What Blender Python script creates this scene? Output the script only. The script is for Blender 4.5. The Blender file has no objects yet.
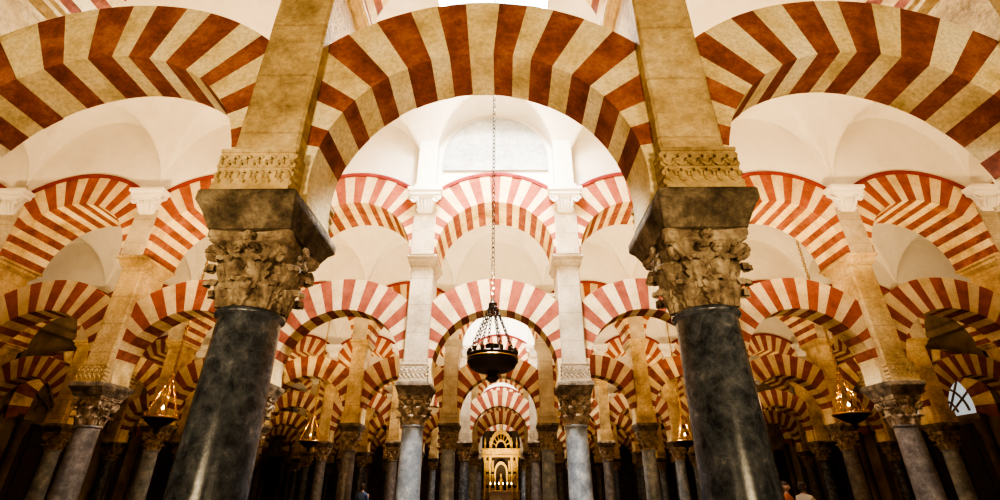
import bpy, bmesh, math, random
from mathutils import Vector, Matrix
random.seed(7)
S=3.3; W=6.87; Y1=3.3; NP=7
pi=math.pi
scene=bpy.context.scene

# ---------------------------------------------------------------- materials
def nodes(name):
    m=bpy.data.materials.new(name); m.use_nodes=True
    nt=m.node_tree; b=nt.nodes['Principled BSDF']
    return m,nt,b
def stone(name,cols,scale=3.0,rough=0.85,bump=0.3,detail=8,fine=30,spec=0.3,fmix=0.8,lo=0.3,hi=0.7,joints=0.0,veins=0.0,dist=0.0):
    m,nt,b=nodes(name); N=nt.nodes; L=nt.links
    tc=N.new('ShaderNodeTexCoord')
    src=tc.outputs['Object']
    oi=N.new('ShaderNodeObjectInfo')
    sc=N.new('ShaderNodeVectorMath'); sc.operation='SCALE'; sc.inputs[3].default_value=37.0
    cb=N.new('ShaderNodeCombineXYZ')
    for i in range(3): L.new(oi.outputs['Random'],cb.inputs[i])
    L.new(cb.outputs[0],sc.inputs[0])
    vm=N.new('ShaderNodeVectorMath'); vm.operation='ADD'
    L.new(src,vm.inputs[0]); L.new(sc.outputs[0],vm.inputs[1])
    src=vm.outputs[0]
    n=N.new('ShaderNodeTexNoise'); n.inputs['Scale'].default_value=scale; n.inputs['Detail'].default_value=detail; n.inputs['Roughness'].default_value=0.65
    n.inputs['Distortion'].default_value=dist
    L.new(src,n.inputs['Vector'])
    r=N.new('ShaderNodeValToRGB'); L.new(n.outputs['Fac'],r.inputs['Fac'])
    e=r.color_ramp.elements
    k=len(cols)
    e[0].position=lo; e[0].color=(*cols[0],1); e[1].position=hi; e[1].color=(*cols[-1],1)
    for i in range(1,k-1):
        x=e.new(lo+(hi-lo)*i/(k-1)); x.color=(*cols[i],1)
    n2=N.new('ShaderNodeTexNoise'); n2.inputs['Scale'].default_value=fine; n2.inputs['Detail'].default_value=6; n2.inputs['Roughness'].default_value=0.7
    L.new(src,n2.inputs['Vector'])
    r2=N.new('ShaderNodeValToRGB'); r2.color_ramp.elements[0].position=0.3; r2.color_ramp.elements[0].color=(0.6,0.57,0.53,1)
    r2.color_ramp.elements[1].position=0.6; r2.color_ramp.elements[1].color=(1.08,1.08,1.08,1)
    L.new(n2.outputs['Fac'],r2.inputs['Fac'])
    mx=N.new('ShaderNodeMix'); mx.data_type='RGBA'; mx.blend_type='MULTIPLY'; mx.inputs[0].default_value=fmix
    L.new(r.outputs['Color'],mx.inputs[6]); L.new(r2.outputs['Color'],mx.inputs[7])
    col=mx.outputs[2]
    if joints>0:  # horizontal ashlar beds
        sp_=N.new('ShaderNodeSeparateXYZ'); L.new(src,sp_.inputs[0])
        ma=N.new('ShaderNodeMath'); ma.operation='MULTIPLY_ADD'; ma.inputs[1].default_value=0.05; L.new(n2.outputs['Fac'],ma.inputs[0]); L.new(sp_.outputs[2],ma.inputs[2])
        md=N.new('ShaderNodeMath'); md.operation='PINGPONG'; md.inputs[1].default_value=joints/2; L.new(ma.outputs[0],md.inputs[0])
        cr=N.new('ShaderNodeValToRGB'); cr.color_ramp.elements[0].position=0.004; cr.color_ramp.elements[0].color=(.6,.55,.5,1); cr.color_ramp.elements[1].position=0.014; cr.color_ramp.elements[1].color=(1,1,1,1)
        L.new(md.outputs[0],cr.inputs[0])
        m2=N.new('ShaderNodeMix'); m2.data_type='RGBA'; m2.blend_type='MULTIPLY'; m2.inputs[0].default_value=.6
        L.new(col,m2.inputs[6]); L.new(cr.outputs[0],m2.inputs[7]); col=m2.outputs[2]
    if veins>0:
        n3=N.new('ShaderNodeTexNoise'); n3.inputs['Scale'].default_value=2.2; n3.inputs['Detail'].default_value=7; n3.inputs['Distortion'].default_value=1.6
        L.new(src,n3.inputs['Vector'])
        cr=N.new('ShaderNodeValToRGB'); E_=cr.color_ramp.elements
        E_[0].position=.47; E_[0].color=(0,0,0,1); E_[1].position=.53; E_[1].color=(0,0,0,1); q=E_.new(.5); q.color=(1,1,1,1)
        L.new(n3.outputs['Fac'],cr.inputs[0])
        mm=N.new('ShaderNodeMath'); mm.operation='MULTIPLY'; mm.inputs[1].default_value=veins; L.new(cr.outputs[0],mm.inputs[0])
        m2=N.new('ShaderNodeMix'); m2.data_type='RGBA'; L.new(mm.outputs[0],m2.inputs[0]); L.new(col,m2.inputs[6]); m2.inputs[7].default_value=(.5,.48,.44,1); col=m2.outputs[2]
    L.new(col,b.inputs['Base Color'])
    bm=N.new('ShaderNodeBump'); bm.inputs['Strength'].default_value=bump; bm.inputs['Distance'].default_value=0.02
    ad=N.new('ShaderNodeMath'); ad.operation='ADD'
    L.new(n.outputs['Fac'],ad.inputs[0]); L.new(n2.outputs['Fac'],ad.inputs[1])
    L.new(ad.outputs[0],bm.inputs['Height']); L.new(bm.outputs['Normal'],b.inputs['Normal'])
    b.inputs['Roughness'].default_value=rough
    b.inputs['Specular IOR Level'].default_value=spec
    return m
def solid(name,col,rough=0.5,metal=0.0,emit=None,es=0):
    m,nt,b=nodes(name)
    b.inputs['Base Color'].default_value=(*col,1); b.inputs['Roughness'].default_value=rough; b.inputs['Metallic'].default_value=metal
    if emit: 
        b.inputs['Emission Color'].default_value=(*emit,1); b.inputs['Emission Strength'].default_value=es
    return m

M_red=stone('red_brick_voussoir',[(0.14,0.042,0.024),(0.27,0.080,0.042),(0.40,0.15,0.08)],3.5,0.85,0.6,hi=.66)
M_cream=stone('cream_stone_voussoir',[(0.40,0.27,0.10),(0.76,0.59,0.29),(0.90,0.78,0.50)],1.6,0.85,0.5,hi=.66)
M_redU=stone('painted_red_voussoir',[(0.19,0.048,0.026),(0.27,0.072,0.038),(0.34,0.11,0.06)],4,0.85,0.2,fmix=.6)
M_creamU=stone('painted_cream_voussoir',[(0.44,0.33,0.17),(0.61,0.47,0.27),(0.70,0.58,0.38)],2.2,0.85,0.2,fmix=.6)
M_pier=stone('ochre_limestone',[(0.20,0.125,0.05),(0.54,0.385,0.175),(0.78,0.62,0.35)],1.4,0.85,0.9,fine=18,joints=0.62)
M_pierP=stone('pale_limestone',[(0.28,0.22,0.14),(0.44,0.36,0.25),(0.58,0.50,0.37)],1.6,0.85,0.5,joints=.62)
M_imp=stone('weathered_impost_stone',[(0.055,0.04,0.026),(0.16,0.12,0.075),(0.38,0.30,0.20)],5,0.8,1.0,lo=.35,hi=.68)
M_cap=stone('carved_capital_stone',[(0.10,0.065,0.04),(0.34,0.25,0.155),(0.62,0.50,0.33)],7,0.75,0.8,lo=.34,hi=.68)
M_mould=stone('dark_red_moulding',[(0.18,0.025,0.02),(0.25,0.04,0.035)],4,0.8,0.1)
M_plaster=stone('white_plaster',[(0.62,0.56,0.46),(0.70,0.65,0.56),(0.74,0.70,0.62)],0.6,0.9,0.04,fine=5,fmix=0.12)
M_plasterg=stone('grey_plaster',[(0.28,0.28,0.27),(0.40,0.40,0.38),(0.50,0.49,0.47)],1.6,0.9,0.1,fine=12,fmix=.7)
M_wall=stone('brown_stone_wall',[(0.09,0.06,0.035),(0.19,0.135,0.08),(0.28,0.21,0.13)],1.2,0.9,0.4)
M_colA=stone('dark_grey_granite',[(0.022,0.025,0.031),(0.058,0.066,0.078),(0.11,0.12,0.135),(0.34,0.335,0.32)],9,0.22,0.08,fine=60,spec=0.7,lo=.33,hi=.76,veins=.07,dist=.3)
M_colB=stone('blue_grey_marble',[(0.10,0.12,0.14),(0.22,0.25,0.28),(0.45,0.47,0.49)],4,0.3,0.05,fine=40,spec=0.6,veins=.2)
M_colC=stone('brown_grey_marble',[(0.055,0.05,0.048),(0.13,0.115,0.105),(0.27,0.24,0.215)],6,0.3,0.05,fine=40,spec=0.6,veins=.15)
M_floor=stone('marble_floor_stone',[(0.07,0.04,0.025),(0.13,0.08,0.055),(0.18,0.12,0.08)],1.0,0.25,0.03)
M_iron=solid('blackened_iron',(0.04,0.028,0.018),0.4,0.8)
M_brass=solid('aged_brass',(0.50,0.31,0.10),0.3,1.0)
M_gold=stone('gilded_carving',[(0.22,0.11,0.02),(0.70,0.46,0.12),(0.98,0.76,0.34)],9,0.4,0.3,fine=25)
M_dark=solid('dark_brown_matte',(0.03,0.018,0.01),0.8)  # plain dark brown for altar backing, shoes and eyes
M_wood=stone('dark_wood',[(0.03,0.014,0.007),(0.06,0.03,0.014)],5,0.6,0.1)
M_glow=solid('lamp_glow',(1,0.8,0.5),0.5,0,(1,0.75,0.4),15)
M_marblew=stone('white_altar_marble',[(0.4,0.35,0.3),(0.6,0.55,0.5)],3,0.4,0.1)

# ---------------------------------------------------------------- mesh builder
class MB:
    def __init__(s): s.v=[]; s.f=[]; s.m=[]; s.sm=[]
    def add(s,vs,fs,mat=0,smooth=False):
        o=len(s.v); s.v+= [tuple(p) for p in vs]
        for k,f in enumerate(fs):
            s.f.append([i+o for i in f]); s.m.append(mat[k] if isinstance(mat,list) else mat); s.sm.append(smooth)
    def box(s,x0,x1,y0,y1,z0,z1,mat=0,top=None):
        t=top or (x0,x1,y0,y1)
        vs=[(x0,y0,z0),(x1,y0,z0),(x1,y1,z0),(x0,y1,z0),(t[0],t[2],z1),(t[1],t[2],z1),(t[1],t[3],z1),(t[0],t[3],z1)]
        s.add(vs,[(3,2,1,0),(4,5,6,7),(0,1,5,4),(1,2,6,5),(2,3,7,6),(3,0,4,7)],mat)
    def cbox(s,cx,cy,w,d,z0,z1,mat=0,b=0.012):
        def ring(w,d,c,z):
            a=w/2; e=d/2
            return [(cx-a+c,cy-e,z),(cx+a-c,cy-e,z),(cx+a,cy-e+c,z),(cx+a,cy+e-c,z),(cx+a-c,cy+e,z),(cx-a+c,cy+e,z),(cx-a,cy+e-c,z),(cx-a,cy-e+c,z)]
        rings=[ring(w-2*b,d-2*b,b*.5,z0),ring(w,d,b,z0+b),ring(w,d,b,z1-b),ring(w-2*b,d-2*b,b*.5,z1)]
        s.loftrings(rings,mat,True)
    def loftrings(s,rings,mat=0,caps=False,smooth=False,sidemats=None):
        n=len(rings[0]); vs=[p for r in rings for p in r]; fs=[]; ms=[]
        for k in range(len(rings)-1):
            for i in range(n):
                j=(i+1)%n
                fs.append((k*n+i,k*n+j,(k+1)*n+j,(k+1)*n+i)); ms.append(sidemats[i] if sidemats else mat)
        if caps:
            fs.append(tuple(range(n-1,-1,-1))); fs.append(tuple((len(rings)-1)*n+i for i in range(n))); ms+=[mat,mat]
        s.add(vs,fs,ms,smooth)
    def lathe(s,prof,n=32,mat=0,c=(0,0),smooth=True,caps=False):
        rings=[[(c[0]+r*math.cos(2*pi*i/n),c[1]+r*math.sin(2*pi*i/n),z) for i in range(n)] for r,z in prof]
        s.loftrings(rings,mat,caps,smooth)
    def tube(s,pts,r,n=6,mat=0,closed=False):
        P=[Vector(p) for p in pts]; rings=[]
        m=len(P)
        for i,p in enumerate(P):
            if closed: t=P[(i+1)%m]-P[i-1]
            else: t=P[min(i+1,m-1)]-P[max(i-1,0)]
            t.normalize(); a=t.orthogonal().normalized()
            if abs(t.z)<0.9: a=t.cross(Vector((0,0,1))).normalized()
            b=t.cross(a)
            rr=r[i] if isinstance(r,(list,tuple)) else r
            rings.append([tuple(p+a*rr*math.cos(2*pi*k/n)+b*rr*math.sin(2*pi*k/n)) for k in range(n)])
        if closed: rings.append(rings[0])
        s.loftrings(rings,mat,not closed,True)
    def mesh(s,name,mats,sharp=40):
        me=bpy.data.meshes.new(name); me.from_pydata(s.v,[],s.f)
        for m in mats: me.materials.append(m)
        me.polygons.foreach_set('material_index',s.m); me.polygons.foreach_set('use_smooth',s.sm)
        me.update()
        bm=bmesh.new(); bm.from_mesh(me); bmesh.ops.remove_doubles(bm,verts=bm.verts,dist=1e-5); bmesh.ops.recalc_face_normals(bm,faces=bm.faces); bm.to_mesh(me); bm.free()
        try: me.set_sharp_from_angle(angle=math.radians(sharp))
        except Exception: pass
        return me
def place(me,name,loc=(0,0,0),rot=0,scale=None,parent=None):
    o=bpy.data.objects.new(name,me); o.location=loc; o.rotation_euler[2]=rot
    if scale: o.scale=scale
    if parent: o.parent=parent
    scene.collection.objects.link(o); return o

# ---------------------------------------------------------------- column
def column_mesh(name,mat):
    b=MB()
    b.cbox(0,0,0.66,0.66,0,0.09,1)
    prof=[(0.31,0.09)]+[(0.285+0.035*math.sin(a),0.125-0.035*math.cos(a)) for a in [pi*i/8 for i in range(9)]]
    prof+=[(0.275,0.17),(0.262,0.185),(0.268,0.20)]+[(0.262+0.02*math.sin(a),0.22-0.02*math.cos(a)) for a in [pi*i/6 for i in range(7)]]+[(0.25,0.25)]
    b.lathe(prof,40,1)
    pr=[]
    for i in range(15):
        t=i/14; z=0.25+t*2.42
        r=0.247-0.037*t**1.4
        pr.append((r,z))
    pr+=[(0.220,2.675),(0.234,2.685),(0.238,2.70),(0.234,2.715),(0.220,2.725)]
    b.lathe(pr,40,0)
    z0=2.725; H=0.55
    bell=[(0.205,z0),(0.212,z0+0.03),(0.212,z0+0.15),(0.218,z0+0.27),(0.238,z0+0.38),(0.28,z0+0.44),(0.30,z0+0.465)]
    b.lathe(bell,32,2)
    def leaf(ang,zb,h,w,r0,out,curl):
        nu,nv=16,8; vs=[]
        for i in range(nu):
            t=i/(nu-1)
            if t<0.72:
                s=t/0.72; z=zb+h*s; r=r0+0.012+out*0.35*s**2
            else:
                s=(t-0.72)/0.28; a=s*pi*1.1
                rr=curl; z=zb+h+rr*math.sin(a)*0.9; r=r0+0.012+out*0.35+rr*(1-math.cos(a))
            ww=w*(0.75+0.5*math.sin(pi*min(t,0.9)/0.9*0.8))*(1 if t<0.8 else max(0.25,1-(t-0.8)*3))
            lobes=1+0.22*math.sin(t*pi*9)
            for j in range(nv):
                u=(j/(nv-1)-0.5)*2
                th=ang+u*ww*lobes/(2*r0)
                rj=r+0.030*(1-abs(u))-0.020*u*u+0.012*math.cos(u*pi*3)
                vs.append((rj*math.cos(th),rj*math.sin(th),z+0.014*abs(u)*math.sin(t*pi*9)))
        fs=[(i*nv+j,i*nv+j+1,(i+1)*nv+j+1,(i+1)*nv+j) for i in range(nu-1) for j in range(nv-1)]
        b.add(vs,fs,2,True)
    for k in range(8):
        leaf(2*pi*k/8,z0,0.145,0.135,0.213,0.10,0.038)
    for k in range(8):
        leaf(2*pi*(k+.5)/8,z0+0.12,0.18,0.125,0.216,0.13,0.040)
    for k in range(4):
        a=pi/4+k*pi/2
        for sgn in (-1,1):
            pts=[];rr=[]
            for i in range(7):
                t=i/6; ra=0.235+0.13*t**1.6; an=a+sgn*0.42*(1-t)**1.2+sgn*0.03
                pts.append((ra*math.cos(an),ra*math.sin(an),z0+0.26+0.17*t)); rr.append(0.014+0.012*t)
            b.tube(pts,rr,6,2)
        ca,sa=math.cos(a),math.sin(a); pts=[];rr=[]
        for i in range(30):
            t=i/29; an=t*2.2*2*pi*0.85; R=0.066*(1-t*0.85)
            px=0.345+R*math.cos(an+pi*0.6)*0.9; pz=z0+0.395+R*math.sin(an+pi*0.6)
            pts.append((px*ca,px*sa,pz)); rr.append(0.028*(1-0.5*t))
        b.tube(pts,rr,7,2)
        am=k*pi/2
        for sgn in (-1,1):
            pts=[]
            for i in range(18):
                t=i/17; an=t*3.4*pi*sgn; R=0.040*(1-t*0.8)
                tx=sgn*0.055+R*math.cos(an+ (0 if sgn<0 else pi)); pz=z0+0.405+R*math.sin(abs(an))
                px=0.295
                pts.append((px*math.cos(am)-tx*math.sin(am),px*math.sin(am)+tx*math.cos(am),pz))
            b.tube(pts,0.014,5,2)
    def ab(sc,z):
        out=[]
        for k in range(4):
            a0=-pi/4+k*pi/2
            c0=Vector((math.cos(a0),math.sin(a0)))*0.45*sc; c1=Vector((math.cos(a0+pi/2),math.sin(a0+pi/2)))*0.45*sc
            mid=(c0+c1)/2; nrm=mid.normalized()
            d=(c1-c0)
            for i in range(10):
                t=0.06+0.88*i/9
                p=c0+d*t-nrm*0.055*math.sin(pi*t)
                out.append((p.x,p.y,z))
        return out
    b.loftrings([ab(0.88,z0+0.465),ab(0.96,z0+0.48),ab(0.96,z0+0.50),ab(1.0,z0+0.51),ab(1.0,z0+0.55)],2,True)
    for k in range(4):
        am=k*pi/2; r=0.29
        for i in range(6):
            a=i*pi/3
            b.tube([(r*math.cos(am),r*math.sin(am),z0+0.505),( (r+.02)*math.cos(am)-0.04*math.cos(a)*math.sin(am),(r+.02)*math.sin(am)+0.04*math.cos(a)*math.cos(am),z0+0.505+0.035*math.sin(a))],[0.014,0.02],5,2)
    return b.mesh(name,[mat,M_imp,M_cap])
colm=[column_mesh('column_dark',M_colA),column_mesh('column_blue',M_colB),column_mesh('column_brown',M_colC)]

# ---------------------------------------------------------------- pier
zi=3.275; z1=zi+0.255
def rect(w,d,z,c=0.01):
    a=w/2;e=d/2
    return [(-a+c,-e,z),(a-c,-e,z),(a,-e+c,z),(a,e-c,z),(a-c,e,z),(-a+c,e,z),(-a,e-c,z),(-a,-e+c,z)]
def pier_mesh(name,mp):
    b=MB()
    b.loftrings([rect(0.60,0.64,zi),rect(0.61,0.66,zi+0.02),rect(0.66,0.80,zi+0.11),rect(0.70,0.91,zi+0.155),rect(0.71,0.93,zi+0.165),rect(0.71,0.93,zi+0.235),rect(0.69,0.91,zi+0.25),rect(0.60,0.89,zi+0.255)],1,True)
    rs=[]; rr=random.Random(3)
    for i in range(12):
        z=z1+(6.12-z1)*i/11
        rs.append(rect(0.50+rr.uniform(-.006,.006),0.76+rr.uniform(-.008,.008),z,0.022))
    b.loftrings(rs,0,True)
    for sg in (-1,1):
        y0=sg*0.435
        b.box(-0.275,0.275,min(0,y0),max(0,y0),z1,z1+0.36,0)
        yf=sg*0.435
        for zz,h in ((z1+0.0,0.03),(z1+0.33,0.03)):
            b.box(-0.283,0.283,min(yf,yf+sg*0.012),max(yf,yf+sg*0.012),zz,zz+h,0)
        for i in range(6):
            x=-0.23+i*0.092
            for zc_,fl in ((z1+0.105,1),(z1+0.255,-1)):
                pts=[(x+0.038*math.cos(t*4.6)*(1-.12*t),yf+sg*0.006,zc_+fl*0.055*math.sin(t*4.6)*(1-.12*t)+fl*0.01*t) for t in [q/7 for q in range(8)]]
                b.tube(pts,0.015,5,0)
        b.tube([(-0.27,yf,z1+0.18),(0.27,yf,z1+0.18)],0.015,6,0)
        for sx in (-.270,.270):
            for i in range(4):
                b.tube([(sx,sg*0.30,z1+0.06+i*0.08),(sx,sg*0.432,z1+0.06+i*0.08)],0.026,8,0)
    b.loftrings([rect(0.52,0.80,6.10),rect(0.60,0.92,6.17),rect(0.62,0.94,6.18),rect(0.62,0.94,6.24),rect(0.68,1.10,6.27),rect(0.68,1.10,6.32)],0,True)
    b.loftrings([rect(0.52,1.14,6.32),rect(0.52,1.14,7.50)],2,True)
    return b.mesh(name,[mp,M_imp,M_pierP])
pier_me=pier_mesh('pier_mesh',M_pier); pierP_me=pier_mesh('pier_pale',M_pierP)
b=MB()
for sg in (-1,1):
    y=sg*0.50
    def br(w,d,z): 
        a=w/2
        ys=(y-0.02*sg, y+sg*d)
        return [(-a,ys[0],z),(a,ys[0],z),(a,ys[1],z),(-a,ys[1],z)]
    b.loftrings([br(0.30,0.10,7.38),br(0.40,0.14,7.44),br(0.38,0.13,7.50),br(0.42,0.17,7.62),br(0.52,0.24,7.74),br(0.72,0.30,7.78),br(0.72,0.30,7.85),br(0.8,0.34,7.88),br(0.8,0.34,7.96)],0,True)
    for sx in (-1,1):
        pts=[];rr=[]
        for i in range(24):
            t=i/23; an=t*3.6*pi; R=0.10*(1-.8*t)
            pts.append((sx*(0.26+R*math.cos(an)),y+sg*0.24,7.67+R*math.sin(an))); rr.append(0.034*(1-.4*t))
        b.tube(pts,rr,7,0)
    for i in range(5):
        x=-0.16+i*0.08
        b.tube([(x*.7,y+sg*0.12,7.42),(x,y+sg*0.19,7.56),(x,y+sg*0.25,7.66)],[0.025,0.042,0.018],6,0)
bracket_me=b.mesh('bracket_mesh',[M_plaster])

# ---------------------------------------------------------------- arches
def arch_mesh(name,Rin,Rout,a_start,n,d,zc,xclip,mats,spring=None,seed=0,mould=False,sof=0,jit=0.005):
    b=MB(); rnd=random.Random(seed)
    def ro(a): 
        c=abs(math.cos(a)); 
        return min(Rout,xclip/c) if c>1e-6 else Rout
    def wedge(a0,a1,mat,off):
        ns=4; rings=[]
        for i in range(ns+1):
            a=a0+(a1-a0)*i/ns; c,s_=math.cos(a),math.sin(a); R=ro(a); r=Rin-off*0.6
            h=d/2+off
            rings.append([(r*c,-h,zc+r*s_),(R*c,-h,zc+R*s_),(R*c,h,zc+R*s_),(r*c,h,zc+r*s_)])
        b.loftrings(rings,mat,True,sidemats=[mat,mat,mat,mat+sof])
    if spring is not None:
        for sd in (0,1):
            for q in range(2):
                a0=spring+(a_start-spring)*q/2; a1=spring+(a_start-spring)*(q+1)/2
                if sd: a0,a1=pi-a1,pi-a0
                wedge(a0,a1,1,-0.002+rnd.uniform(-.003,.003))
    tot=pi-2*a_start; w=tot/n
    ang=[a_start+i*w+(rnd.uniform(-2*jit,2*jit) if 0<i<n else 0) for i in range(n+1)]
    for i in range(n):
        wedge(ang[i],ang[i+1],i%2,rnd.uniform(-0.003,0.006))
    if mould:
        ns=40; am=math.acos(1.36/(Rout+0.05))
        rings=[]
        for i in range(ns+1):
            a=am+(pi-2*am)*i/ns; c,s_=math.cos(a),math.sin(a)
            q=[(Rout-0.01,0.0),(Rout-0.01,0.05),(Rout+0.05,0.07),(Rout+0.09,0.05),(Rout+0.09,0.0)]
            rings.append([(r*c,-(d/2-0.03+h),zc+r*s_) for r,h in q])
        b.loftrings(rings,4,True)
    return b.mesh(name,mats)
ZL=3.79; RL=1.325
sp=-math.asin((ZL-z1)/RL)
lower=[arch_mesh('lower_arch_%d'%i,RL,2.02,math.radians(12),19,0.50,ZL,1.62,[M_red,M_cream],spring=sp,seed=i,jit=.010) for i in range(2)]
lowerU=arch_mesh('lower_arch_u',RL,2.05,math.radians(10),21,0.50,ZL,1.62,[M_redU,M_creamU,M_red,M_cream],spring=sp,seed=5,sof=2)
ZU=6.34; RU=1.36; ROU=2.12
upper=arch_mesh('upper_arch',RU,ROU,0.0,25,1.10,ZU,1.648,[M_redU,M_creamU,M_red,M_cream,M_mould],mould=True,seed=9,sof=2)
b=MB(); xs=[-1.65+3.3*i/40 for i in range(41)]; h=0.52; ztop=10.9
vs=[];fs=[]
for x in xs:
    zb=ZU+math.sqrt(ROU**2-x*x)-0.02
    vs+=[(x,-h,zb),(x,-h,ztop),(x,h,zb),(x,h,ztop)]
for i in range(40):
    a=i*4;c=a+4
    fs+=[(a,c,c+1,a+1),(c+2,a+2,a+3,c+3),(a+1,c+1,c+3,a+3)]
b.add(vs,fs,0)
span_me=b.mesh('spandrel_mesh',[M_plaster])

# ---------------------------------------------------------------- vault
def vault_mesh(name,kind):
    hy=W/2-0.51; nx,ny=56,84; hx,h2=1.15,1.5
    if kind=='center':
        xs=sorted(set([-1.65+ (1.65-1.452)*i/4 for i in range(5)]+[1.65-(1.65-1.452)*i/4 for i in range(5)]+[-1.45*math.cos(pi*i/nx) for i in range(nx+1)]+[-hx,hx]))
        ys=sorted(set([-hy*math.cos(pi*j/ny) for j in range(ny+1)]+[-h2,h2]))
    else:
        xs=[-1.65*math.cos(pi*i/nx) for i in range(nx+1)]
        ys=[-hy*math.cos(pi*j/ny) for j in range(ny+1)]
    def z(x,y):
        q=7.95+3.35*math.sqrt(max(0,1-(y/hy)**2))
        if kind=='center':
            p=9.0+1.42*math.sqrt(max(0,1-(x/1.45)**2)) if abs(x)<=1.4501 else 7.95
        else: p=7.95+2.3*math.sqrt(max(0,1-(x/1.65)**2))
        return max(p,q)
    b=MB(); vs=[(x,y,z(x,y)) for x in xs for y in ys]; n=len(ys); fs=[]
    for i in range(len(xs)-1):
        for j in range(n-1):
            if kind=='center':
                mx=(xs[i]+xs[i+1])/2; my=(ys[j]+ys[j+1])/2
                if abs(mx)<hx and abs(my)<h2: continue
            fs.append((i*n+j,i*n+j+1,(i+1)*n+j+1,(i+1)*n+j))
    b.add(vs,fs,0,True)
    if kind=='center':
        zt=12.6; zb=10.8; X=hx; Y=h2
        for (ax,ay,bx,by) in ((-X,-Y,X,-Y),(X,-Y,X,Y),(X,Y,-X,Y),(-X,Y,-X,-Y)):
            b.add([(ax,ay,zb),(bx,by,zb),(bx,by,zt),(ax,ay,zt)],[(0,1,2,3)],0)
    return b.mesh(name,[M_plaster],35)
v_norm=vault_mesh('vault_bay','n'); v_cen=vault_mesh('vault_lantern_bay','center')

# ---------------------------------------------------------------- lay out the forest
NB=5
for p in range(-1,NP):
    Y=Y1+p*W
    rl=range(-NB,NB+1)
    E=bpy.data.objects.new('striped_double_arcade',None); E.location=(0,Y,0); scene.collection.objects.link(E)
    for k in range(-NB-1,NB+1):
        X=(k+.5)*S
        if p==0: cm=colm[0]
        elif p==1: cm=colm[1] if k in(-1,0) else colm[2]
        else: cm=colm[(k*3+p*5+random.randint(0,2))%3]
        place(cm,'marble_column',(X,Y,0),rot=(0 if (k%2) else pi/2))
        place(pierP_me if (p>=1 and k in(-1,0)) else pier_me,'pier',(X,0,0),parent=E)
        place(bracket_me,'vault_bracket',(X,0,0),parent=E)
    for k in rl:
        X=k*S
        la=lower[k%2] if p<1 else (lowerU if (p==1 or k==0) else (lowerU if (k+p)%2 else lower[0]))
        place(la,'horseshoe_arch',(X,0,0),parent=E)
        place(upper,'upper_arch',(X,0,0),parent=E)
        place(span_me,'spandrel_wall',(X,0,0),parent=E)
        if p<NP-1:
            place(v_cen if (k==0 and p in (0,2,4)) else v_norm,'ceiling_vault',(X,Y+W/2,0))
b=MB()
for sx in (-1,1):
    b.cbox(sx*1.65,-0.47,0.46,0.62,7.93,10.6,0)
    b.cbox(sx*1.65,-0.47,0.56,0.70,9.75,9.9,0)
    b.cbox(sx*1.65,-0.47,0.54,0.70,7.93,8.05,0)
pil=b.mesh('pil',[M_plaster])
for p in (1,3): place(pil,'trim_pilaster',(0,Y1+p*W,0))
b=MB(); n=32
out=[(1.3*math.cos(pi*i/n),0,9.0+1.3*math.sin(pi*i/n)) for i in range(n+1)]+[(-1.3,0,8.62),(1.3,0,8.62)]
vs=[(x,y-0.57,z) for x,y,z in out]+[(x,-0.50,z) for x,y,z in out]
m_=len(out)
fs=[tuple(range(m_))]+[(i,(i+1)%m_,m_+(i+1)%m_,m_+i) for i in range(m_)]
b.add(vs,fs,0)
place(b.mesh('lunette',[M_plasterg]),'trim_lunette_panel',(0,Y1+W,0))

# ---------------------------------------------------------------- shell
XW=(NB+1)*S-S/2+0.3; YB=Y1+(NP-1)*W+3.0; YF=Y1-W-3.0
b=MB(); b.box(-XW-.3,XW+.3,YF-.3,YB+.3,-0.2,0.0,0); place(b.mesh('floor',[M_floor]),'floor')
b=MB(); b.box(-XW-.3,XW+.3,YB,YB+.3,0,11.4,0); place(b.mesh('wb',[M_wall]),'wall_back')
b=MB(); b.box(-XW-.3,XW+.3,YF-.3,YF,0,11.4,0); place(b.mesh('wf',[M_wall]),'wall_front')
b=MB(); b.box(-XW-.3,XW+.3,YF,Y1-W,10.9,11.1,0); b.box(-XW-.3,XW+.3,YB-3,YB,10.9,11.1,0);place(b.mesh('cf',[M_plaster]),'ceiling_end')
for sx,nm in ((-1,'left'),(1,'right')):
    b=MB(); b.box(min(sx*XW,sx*(XW+.3)),max(sx*XW,sx*(XW+.3)),YF,YB,0,11.4,0)
    place(b.mesh('ws',[M_wall]),'wall_'+nm)

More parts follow.
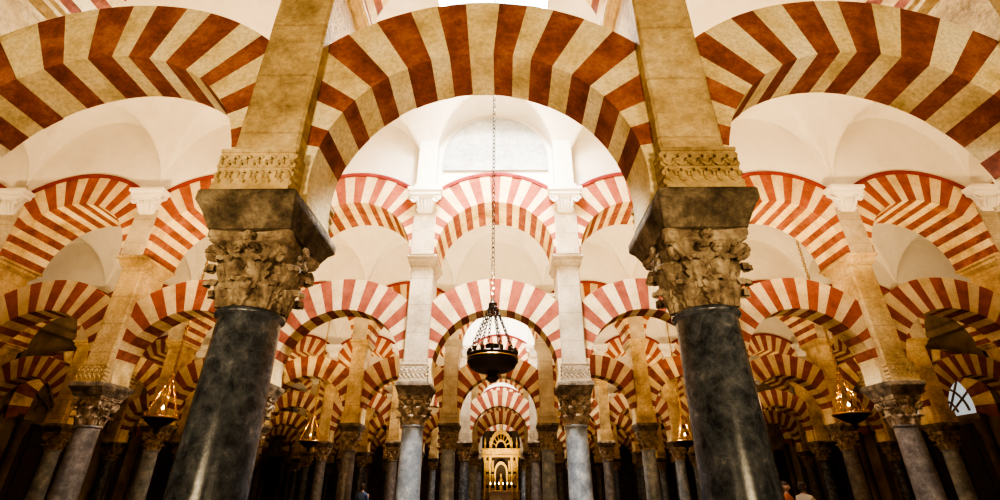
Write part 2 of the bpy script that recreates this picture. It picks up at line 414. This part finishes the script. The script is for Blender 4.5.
def portal(tympmat,doormat):
    b=MB()
    b.box(-1.9,-1.35,-0.25,0.0,0,3.1,0); b.box(1.35,1.9,-0.25,0.0,0,3.1,0)
    for sx in (-1,1):
        b.lathe([(0.16,0),(0.16,0.1),(0.12,0.14),(0.11,2.6),(0.14,2.64),(0.17,2.95),(0.2,3.0)],16,0,(sx*1.2,-0.32))
        b.box(sx*1.2-.24 ,sx*1.2+.24,-0.5,0.0,3.0,3.14,0)
    n=19
    for i in range(n):
        a0=-0.25+(pi+0.5)*i/n; a1=-0.25+(pi+0.5)*(i+1)/n
        rings=[]
        for k in range(4):
            a=a0+(a1-a0)*k/3; c,s_=math.cos(a),math.sin(a)
            rings.append([(1.2*c,-0.3,3.45+1.2*s_),(1.85*c,-0.3,3.45+1.85*s_),(1.85*c,0.0,3.45+1.85*s_),(1.2*c,0,3.45+1.2*s_)])
        b.loftrings(rings,1+(i%2),True)
    b.box(-2.15,-2.0,-0.3,0.0,3.1,5.7,0); b.box(2.0,2.15,-0.3,0,3.1,5.7,0); b.box(-2.15,2.15,-0.3,0,5.55,5.75,0)
    out=[(1.22*math.cos(-0.25+(pi+.5)*i/30),3.45+1.22*math.sin(-0.25+(pi+.5)*i/30)) for i in range(31)]
    b.add([(x,-0.1,z) for x,z in out],[tuple(range(31))],3)
    for i in range(1,8):
        a=pi*i/8
        b.tube([(0,-0.13,3.2),(1.2*math.cos(a),-0.13,3.45+1.15*math.sin(a))],0.03,5,0)
    for r in (0.4,0.8):
        b.tube([(r*math.cos(pi*i/16),-0.13,3.3+r*math.sin(pi*i/16)) for i in range(17)],0.035,5,0)
    b.box(-1.35,1.35,-0.2,0.0,2.95,3.2,0)
    b.box(-1.35,1.35,-0.08,0.0,0,2.95,4)
    for i in range(4):
        for j in range(5):
            x=-1.2+i*0.62; z=0.15+j*0.56
            b.box(x,x+0.5,-0.12,-0.08,z,z+0.44,4,top=None)
    return b.mesh('portal',[M_wall,M_red,M_cream,tympmat,doormat])
M_tymp=solid('daylit_glass',(0.5,0.6,0.65),0.3,0,(0.70,0.80,0.85),0.35)
pm1=portal(M_tymp,M_wood); pm2=portal(M_wall,M_wood)
for p in range(0,6):
    Y=Y1+p*W+W/2
    place(pm2,'carved_portal',(-XW,Y,0),rot=pi/2,scale=(1.3,1.3,1.3))
    place(pm1 if p==2 else pm2,'carved_portal',(XW,Y,0),rot=-pi/2,scale=(1.3,1.3,1.3))

# ---------------------------------------------------------------- altar at the end of the aisle
b=MB(); YA=Y1+4*W+1.4
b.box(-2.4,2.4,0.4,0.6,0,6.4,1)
for sx in (-1,1):
    for x in (1.35,2.0):
        b.lathe([(0.20,0.9),(0.20,1.1),(0.13,1.2),(0.14,2.2),(0.12,3.9),(0.16,3.95),(0.22,4.3),(0.24,4.35)],14,0,(sx*x,0.0))
        b.box(sx*x-.25,sx*x+.25,-.25,.4,0,0.9,0)
        b.lathe([(0.15,5.0),(0.1,5.2),(0.17,5.4),(0.05,5.7),(0.0,5.9)],10,0,(sx*x,0.0))
b.box(-2.4,2.4,-0.3,0.4,4.35,4.5,0); b.box(-2.3,2.3,-0.2,0.4,4.5,4.85,0); b.box(-2.45,2.45,-0.35,0.4,4.85,5.0,0)
def arc_band(r0,r1,zc,mat,y0=-0.15,y1=0.4,n=24,sx=1.0):
    rings=[]
    for i in range(n+1):
        a=pi*i/n; c,s_=math.cos(a)*sx,math.sin(a)
        rings.append([(r0*c,y0,zc+r0*s_),(r1*c,y0,zc+r1*s_),(r1*c,y1,zc+r1*s_),(r0*c,y1,zc+r0*s_)])
    b.loftrings(rings,mat,True)
arc_band(1.15,1.45,5.0,0); arc_band(0.55,0.7,5.0,0)
for i in range(1,8):
    a=pi*i/8; b.tube([(0.7*math.cos(a),0,5+0.7*math.sin(a)),(1.15*math.cos(a),0,5+1.15*math.sin(a))],0.05,6,0)
b.lathe([(0.12,6.4),(0.2,6.6),(0.08,6.8),(0.0,7.1)],10,0,(0,0))
arc_band(0.62,0.82,3.2,0); b.box(-0.82,-0.62,-0.15,0.4,1.2,3.2,0); b.box(0.62,0.82,-0.15,0.4,1.2,3.2,0)
b.lathe([(0.25,1.3),(0.3,1.35),(0.27,1.6),(0.18,2.2),(0.24,2.65),(0.20,2.75),(0.08,2.82),(0.12,2.95),(0.11,3.1),(0.0,3.2)],14,0,(0,0.15))
for sx in (-1,1):
    b.tube([(sx*.22,.15,2.65),(sx*.30,.05,2.35),(sx*.1,-.1,2.4)],[.07,.06,.04],6,0)
    for z in (1.3,2.3,3.3):
        for cx,w_ in ((1.68,.17),(1.05,.13)):
            b.box(sx*cx-w_,sx*cx+w_,0.2,0.4,z,z+.8,0)
            b.lathe([(0.06,z+.08),(0.11,z+.12),(0.07,z+.4),(0.09,z+.52),(0.04,z+.57),(0.055,z+.65),(0,z+.72)],8,0,(sx*cx,0.12))
for i in range(17):
    x=-2.2+i*0.275; b.tube([(x,-0.32,0.0),(x,-0.32,1.9)],0.022,5,0)
for z in (0.4,0.9,1.4,1.9): b.tube([(-2.3,-0.32,z),(2.3,-0.32,z)],0.03,5,0)
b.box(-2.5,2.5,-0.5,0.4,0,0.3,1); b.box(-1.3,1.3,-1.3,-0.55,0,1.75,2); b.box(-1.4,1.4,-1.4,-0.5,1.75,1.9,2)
for i in range(6):
    x=-1.25+i*0.5
    b.lathe([(0.06,1.9),(0.02,1.95),(0.025,2.3),(0.05,2.32)],8,0,(x,-0.9)); b.lathe([(0.0,2.32),(0.05,2.4),(0.0,2.52)],8,3,(x,-0.9))
place(b.mesh('altar',[M_gold,M_dark,M_marblew,M_glow]),'gilded_altar_screen',(0,YA,0),scale=(.5,.7,.76))

# ---------------------------------------------------------------- hanging lamps
def chain(b,p0,p1,link=0.075,r=0.006,mat=0):
    p0=Vector(p0);p1=Vector(p1); d=p1-p0; n=max(2,int(d.length/(link*0.78))); t=d.normalized(); a=t.orthogonal().normalized(); c=t.cross(a)
    for i in range(n):
        o=p0+d*((i+.5)/n); s_=a if i%2 else c
        pts=[tuple(o+t*(link/2)*math.cos(2*pi*k/8)+s_*(link*0.26)*math.sin(2*pi*k/8)) for k in range(8)]
        b.tube(pts,r,4,mat,closed=True)
def chandelier():
    b=MB()
    R=0.345
    b.lathe([(R,0.0),(R+0.02,0.02),(R+0.005,0.035),(R+0.005,0.10),(R+0.02,0.115),(R,0.135),(R-0.01,0.115),(R-0.01,0.02),(R,0.0)],40,0)
    b.lathe([(R,0.0),(R*0.92,-0.06),(R*0.65,-0.11),(R*0.35,-0.13),(0.08,-0.14),(0.06,-0.17),(0.10,-0.20),(0.05,-0.25),(0.0,-0.27)],40,0)
    b.lathe([(R-0.01,0.02),(R*0.6,-0.03),(0.05,-0.05),(0,-0.05)],40,0)
    b.tube([((R+.014)*math.cos(2*pi*i/40),(R+.014)*math.sin(2*pi*i/40),0.068) for i in range(40)],0.009,5,1,closed=True)
    for i in range(16):
        a=2*pi*i/16
        b.lathe([(0.0,0.115),(0.02,0.13),(0.028,0.155),(0.022,0.185),(0.024,0.19)],10,0,(R*math.cos(a),R*math.sin(a)))
    for i in range(8):
        a=2*pi*i/8+0.3
        chain(b,(R*math.cos(a),R*math.sin(a),0.12),(0.03*math.cos(a),0.03*math.sin(a),0.90),r=0.0085)
    b.lathe([(0,0.84),(0.06,0.86),(0.065,0.90),(0.03,0.94),(0.02,0.99),(0,1.01)],14,0)
    b.lathe([(0,0.0),(0.08,0.03),(0.11,0.12),(0.09,0.22),(0.11,0.27)],16,0)
    chain(b,(0,0,0.98),(0,0,12.5-3.2),0.11,0.009)
    return b.mesh('chandelier',[M_iron,M_brass])
place(chandelier(),'hanging_chandelier',(0.03,Y1+W/2,3.17),scale=(1,1,1))
# iron tie bar of the lantern that carries the chandelier chain
b=MB(); b.tube([(-1.2,0,12.3),(1.2,0,12.3)],0.03,8,0); place(b.mesh('tie',[M_iron]),'trim_tie_bar',(0,Y1+W/2,0))
def votive():
    b=MB()
    b.lathe([(0.40,0.0),(0.43,0.02),(0.43,0.07),(0.40,0.08),(0.33,-0.05),(0.2,-0.14),(0.08,-0.19),(0.05,-0.25),(0.07,-0.29),(0,-0.35)],32,0)
    b.tube([(0.435*math.cos(2*pi*i/32),0.435*math.sin(2*pi*i/32),0.045) for i in range(32)],0.025,6,1,closed=True)
    b.lathe([(0.4,0.03),(0.3,-0.01),(0,-0.05)],32,1)
    for i in range(10):
        a=2*pi*i/10; b.lathe([(0.025,0.05),(0.03,0.12),(0.022,0.14)],8,1,(0.38*math.cos(a),0.38*math.sin(a)))
    for i in range(4):
        a=2*pi*i/4+.4
        chain(b,(0.4*math.cos(a),0.4*math.sin(a),0.05),(0.02*math.cos(a),0.02*math.sin(a),1.1),0.09,0.014,1)
    b.lathe([(0.05,0.02),(0.09,0.08),(0.08,0.2),(0.06,0.24)],12,1)
    b.lathe([(0.0,0.24),(0.04,0.27),(0.0,0.36)],8,2)
    b.lathe([(0,1.07),(0.06,1.1),(0.03,1.15),(0,1.18)],12,1)
    chain(b,(0,0,1.16),(0,0,11.1-3.2),0.12,0.014,1)
    return b.mesh('votive',[M_iron,M_brass,M_glow])
vm_=votive()
LAMPS=[(-8.3,Y1+W+2.1,3.1),(9.4,Y1+W+3.1,3.3),(-7.5,Y1+2*W+3.1,3.2),(7.35,Y1+2*W+3.1,3.2)]
for L_ in LAMPS:
    place(vm_,'hanging_oil_lamp',L_,scale=(.88,.88,.98) if L_[0]==-8.3 else None)

# ---------------------------------------------------------------- visitors
def person(loc,rot,skin,top,trouser,hair,bag=False,arm=0):
    J={'pel':(0,0,.95),'sp':(0,0,1.15),'ch':(0,0,1.34),'nk':(0,0,1.46),'hb':(0,-.01,1.54),
       'hl':(.09,0,.90),'hr':(-.09,0,.90),'kl':(.10,-.02,.50),'kr':(-.10,.03,.50),'al':(.10,.02,.10),'ar':(-.10,.09,.10),'tl':(.11,-.13,.04),'tr':(-.11,-.06,.04),
       'sl':(.17,0,1.38),'sr':(-.17,0,1.38),'el':(.22,.02,1.11),'er':(-.22,.02 if not arm else -.10,1.11),'wl':(.22,-.06,.88),'wr':(-.22,-.06,.88) if not arm else (-.12,-.28,1.25)}
    R={'pel':.135,'sp':.115,'ch':.14,'nk':.055,'hb':.055,'hl':.09,'hr':.09,'kl':.06,'kr':.06,'al':.042,'ar':.042,'tl':.035,'tr':.035,'sl':.06,'sr':.06,'el':.042,'er':.042,'wl':.03,'wr':.03}
    ed=[('pel','sp'),('sp','ch'),('ch','nk'),('nk','hb'),('pel','hl'),('pel','hr'),('hl','kl'),('hr','kr'),('kl','al'),('kr','ar'),('al','tl'),('ar','tr'),('ch','sl'),('ch','sr'),('sl','el'),('sr','er'),('el','wl'),('er','wr')]
    names=list(J); me=bpy.data.meshes.new('body'); me.from_pydata([J[n] for n in names],[(names.index(a),names.index(c)) for a,c in ed],[])
    o=bpy.data.objects.new('visitor',me); scene.collection.objects.link(o)
    mo=o.modifiers.new('s','SKIN'); mo.use_smooth_shade=True
    for i,n in enumerate(names):
        me.skin_vertices[0].data[i].radius=(R[n],R[n]*(.72 if n in('pel','sp','ch') else 1)); me.skin_vertices[0].data[i].use_root=(n=='pel')
    ss=o.modifiers.new('ss','SUBSURF'); ss.levels=1; ss.render_levels=1
    dg=bpy.context.evaluated_depsgraph_get(); ev=bpy.data.meshes.new_from_object(o.evaluated_get(dg))
    o.modifiers.clear(); o.data=ev
    for m in (top,trouser,skin,M_dark): ev.materials.append(m)
    for p_ in ev.polygons:
        c=p_.center
        i=0
        if c.z<.97 and abs(c.x)<.19: i=1
        if c.z<.12: i=3
        if c.z>1.46: i=2
        if abs(c.x)>.16 and c.z<1.1: i=2
        p_.material_index=i; p_.use_smooth=True
    o.location=loc; o.rotation_euler[2]=rot
    b=MB()
    n=16; rings=[]
    for i in range(13):
        t=i/12; z=1.50+0.24*t; a=pi*t
        rx=0.078*math.sin(max(.12,min(a,pi-.05)))**.6; ry=0.098*math.sin(max(.12,min(a,pi-.05)))**.6
        if t<.35: rx*=.72+.8*t; ry*=.75+.7*t
        rings.append([(rx*math.cos(2*pi*k/n),ry*math.sin(2*pi*k/n)-.01,z) for k in range(n)])
    b.loftrings(rings,0,True,True)
    b.tube([(0,-.098,1.635),(0,-.125,1.595),(0,-.105,1.588)],[.009,.015,.012],6,0)
    for sx in (-1,1):
        b.lathe([(0,1.62),(.011,1.628),(.011,1.636),(0,1.642)],8,2,(sx*.03,-.097))
        b.tube([(sx*.082,0,1.655),(sx*.09,.008,1.63),(sx*.08,.003,1.60)],[.01,.014,.009],6,0)
    b.tube([(-.022,-.098,1.565),(0,-.104,1.562),(.022,-.098,1.565)],.006,5,3)
    rings=[]
    for i in range(9):
        t=i/8; a=pi/2*t; r=.088*math.cos(a)+.002; rings.append([(r*math.cos(2*pi*k/n),1.2*r*math.sin(2*pi*k/n)+.008,1.655+.105*math.sin(a)) for k in range(n)])
    b.loftrings(rings,1,True,True)
    b.loftrings([[(.085*math.cos(pi*k/10),.03+.085*math.sin(pi*k/10),z) for k in range(11)] for z in (1.54,1.60,1.67)],1,False,True)
    for w_,sx in ((J['wl'],1),(J['wr'],-1)):
        W_=Vector(w_); d=Vector((0,-.15,-1)).normalized() if not(arm and sx<0) else Vector((.2,-.3,.9)).normalized()
        b.tube([tuple(W_),tuple(W_+d*.04),tuple(W_+d*.09)],[.024,.034,.03],8,0)
        for f in range(4):
            o_=W_+d*.085+Vector((0,(f-1.5)*.018,0)); L_=(.062,.072,.068,.052)[f]
            b.tube([tuple(o_),tuple(o_+d*L_*.5+Vector((-sx*.004,0,0))),tuple(o_+d*L_+Vector((-sx*.02,0,0)))],[.009,.0085,.007],5,0)
        o_=W_+d*.035+Vector((0,-.03,0)); b.tube([tuple(o_),tuple(o_+Vector((0,-.02,0))+d*.03),tuple(o_+Vector((0,-.024,0))+d*.055)],[.011,.01,.008],5,0)
    if bag:
        b.cbox(0,.18,.28,.14,1.0,1.38,4,.03)
    place(b.mesh('head_hands',[skin,hair,M_dark,M_red,M_wood]),'head_and_hands',parent=o)
SK=solid('skin',(.42,.25,.17),.5); HB=solid('brown_hair',(.04,.02,.01),.6)
T1=solid('orange_shirt_cloth',(.5,.17,.05),.8); T2=solid('blue_shirt_cloth',(.08,.14,.28),.8); T3=solid('beige_shirt_cloth',(.5,.46,.38),.8); J1=solid('denim_cloth',(.03,.05,.1),.8)
person((7.25,13.4,0),.6,SK,T1,J1,HB,bag=True)
person((7.95,13.9,0),2.2,SK,T3,J1,HB,arm=1)
person((-5.2,20.2,0),2.9,SK,T2,J1,HB,arm=1)

# ---------------------------------------------------------------- lights
def spot(name,loc,e,col,size=165,r=0.2,rot=(pi,0,0),target=None):
    l=bpy.data.lights.new(name,'SPOT'); l.energy=e; l.color=col; l.spot_size=math.radians(size); l.spot_blend=1.0; l.shadow_soft_size=r
    o=bpy.data.objects.new(name,l); o.location=loc; o.rotation_euler=rot; scene.collection.objects.link(o)
    if target: o.rotation_euler=(Vector(target)-Vector(loc)).to_track_quat('-Z','Y').to_euler()
    return o
EN=[1500,1350,1050,800,600,450]
for n_ in range(0,NP-1):
    for x in (-13.2,-6.6,0,6.6,13.2):
        e=EN[n_]*(0.5 if abs(x)>10 else 1.0)
        spot('uplight',(x,Y1+W*n_+W/2,4.2),e,(1.0,0.69,0.35) if x else (1.0,.78,.50))
for x in (-6,-1.9,1.9,6):
    spot('front_fill_spot',(x,-2.6,1.2),900,(1.0,0.77,0.46),90,0.3,target=(x*0.9,Y1,5.2))  # unseen spots added behind the camera to brighten the near pier fronts
for L_ in LAMPS:
    l=bpy.data.lights.new('oil_lamp_flame','POINT'); l.energy=25; l.color=(1,.65,.3); l.shadow_soft_size=.05
    o=bpy.data.objects.new('oil_lamp_flame',l); o.location=(L_[0],L_[1],L_[2]+.55); scene.collection.objects.link(o)
def area(name,loc,sx,sy,e,col,rot=(0,0,0)):
    l=bpy.data.lights.new(name,'AREA'); l.shape='RECTANGLE'; l.size=sx; l.size_y=sy; l.energy=e; l.color=col
    o=bpy.data.objects.new(name,l); o.location=loc; o.rotation_euler=rot; scene.collection.objects.link(o)
for p,e in ((0,3200),(2,1500),(4,1000)):
    area('skylight',(0,Y1+W*p+W/2,12.55),2.3,3.0,e,(0.95,0.97,1.0))
spot('altar_light',(0,YA-4,1.0),1900,(1,0.78,0.45),38,0.2,target=(0,YA,3.4))
w=bpy.data.worlds.new('World'); scene.world=w; w.use_nodes=True
w.node_tree.nodes['Background'].inputs[0].default_value=(0.9,0.95,1,1); w.node_tree.nodes['Background'].inputs[1].default_value=4.0

# ---------------------------------------------------------------- camera
cam=bpy.data.cameras.new('Camera'); cam.sensor_width=36; cam.lens=17.1; cam.clip_end=300
co=bpy.data.objects.new('Camera',cam); scene.collection.objects.link(co)
co.location=(0.19,0,1.6); co.rotation_euler=(math.radians(90+26.6),0,math.radians(0.45))
scene.camera=co
scene.view_settings.view_transform='AgX'
scene.view_settings.look='AgX - High Contrast'
scene.view_settings.exposure=0.4
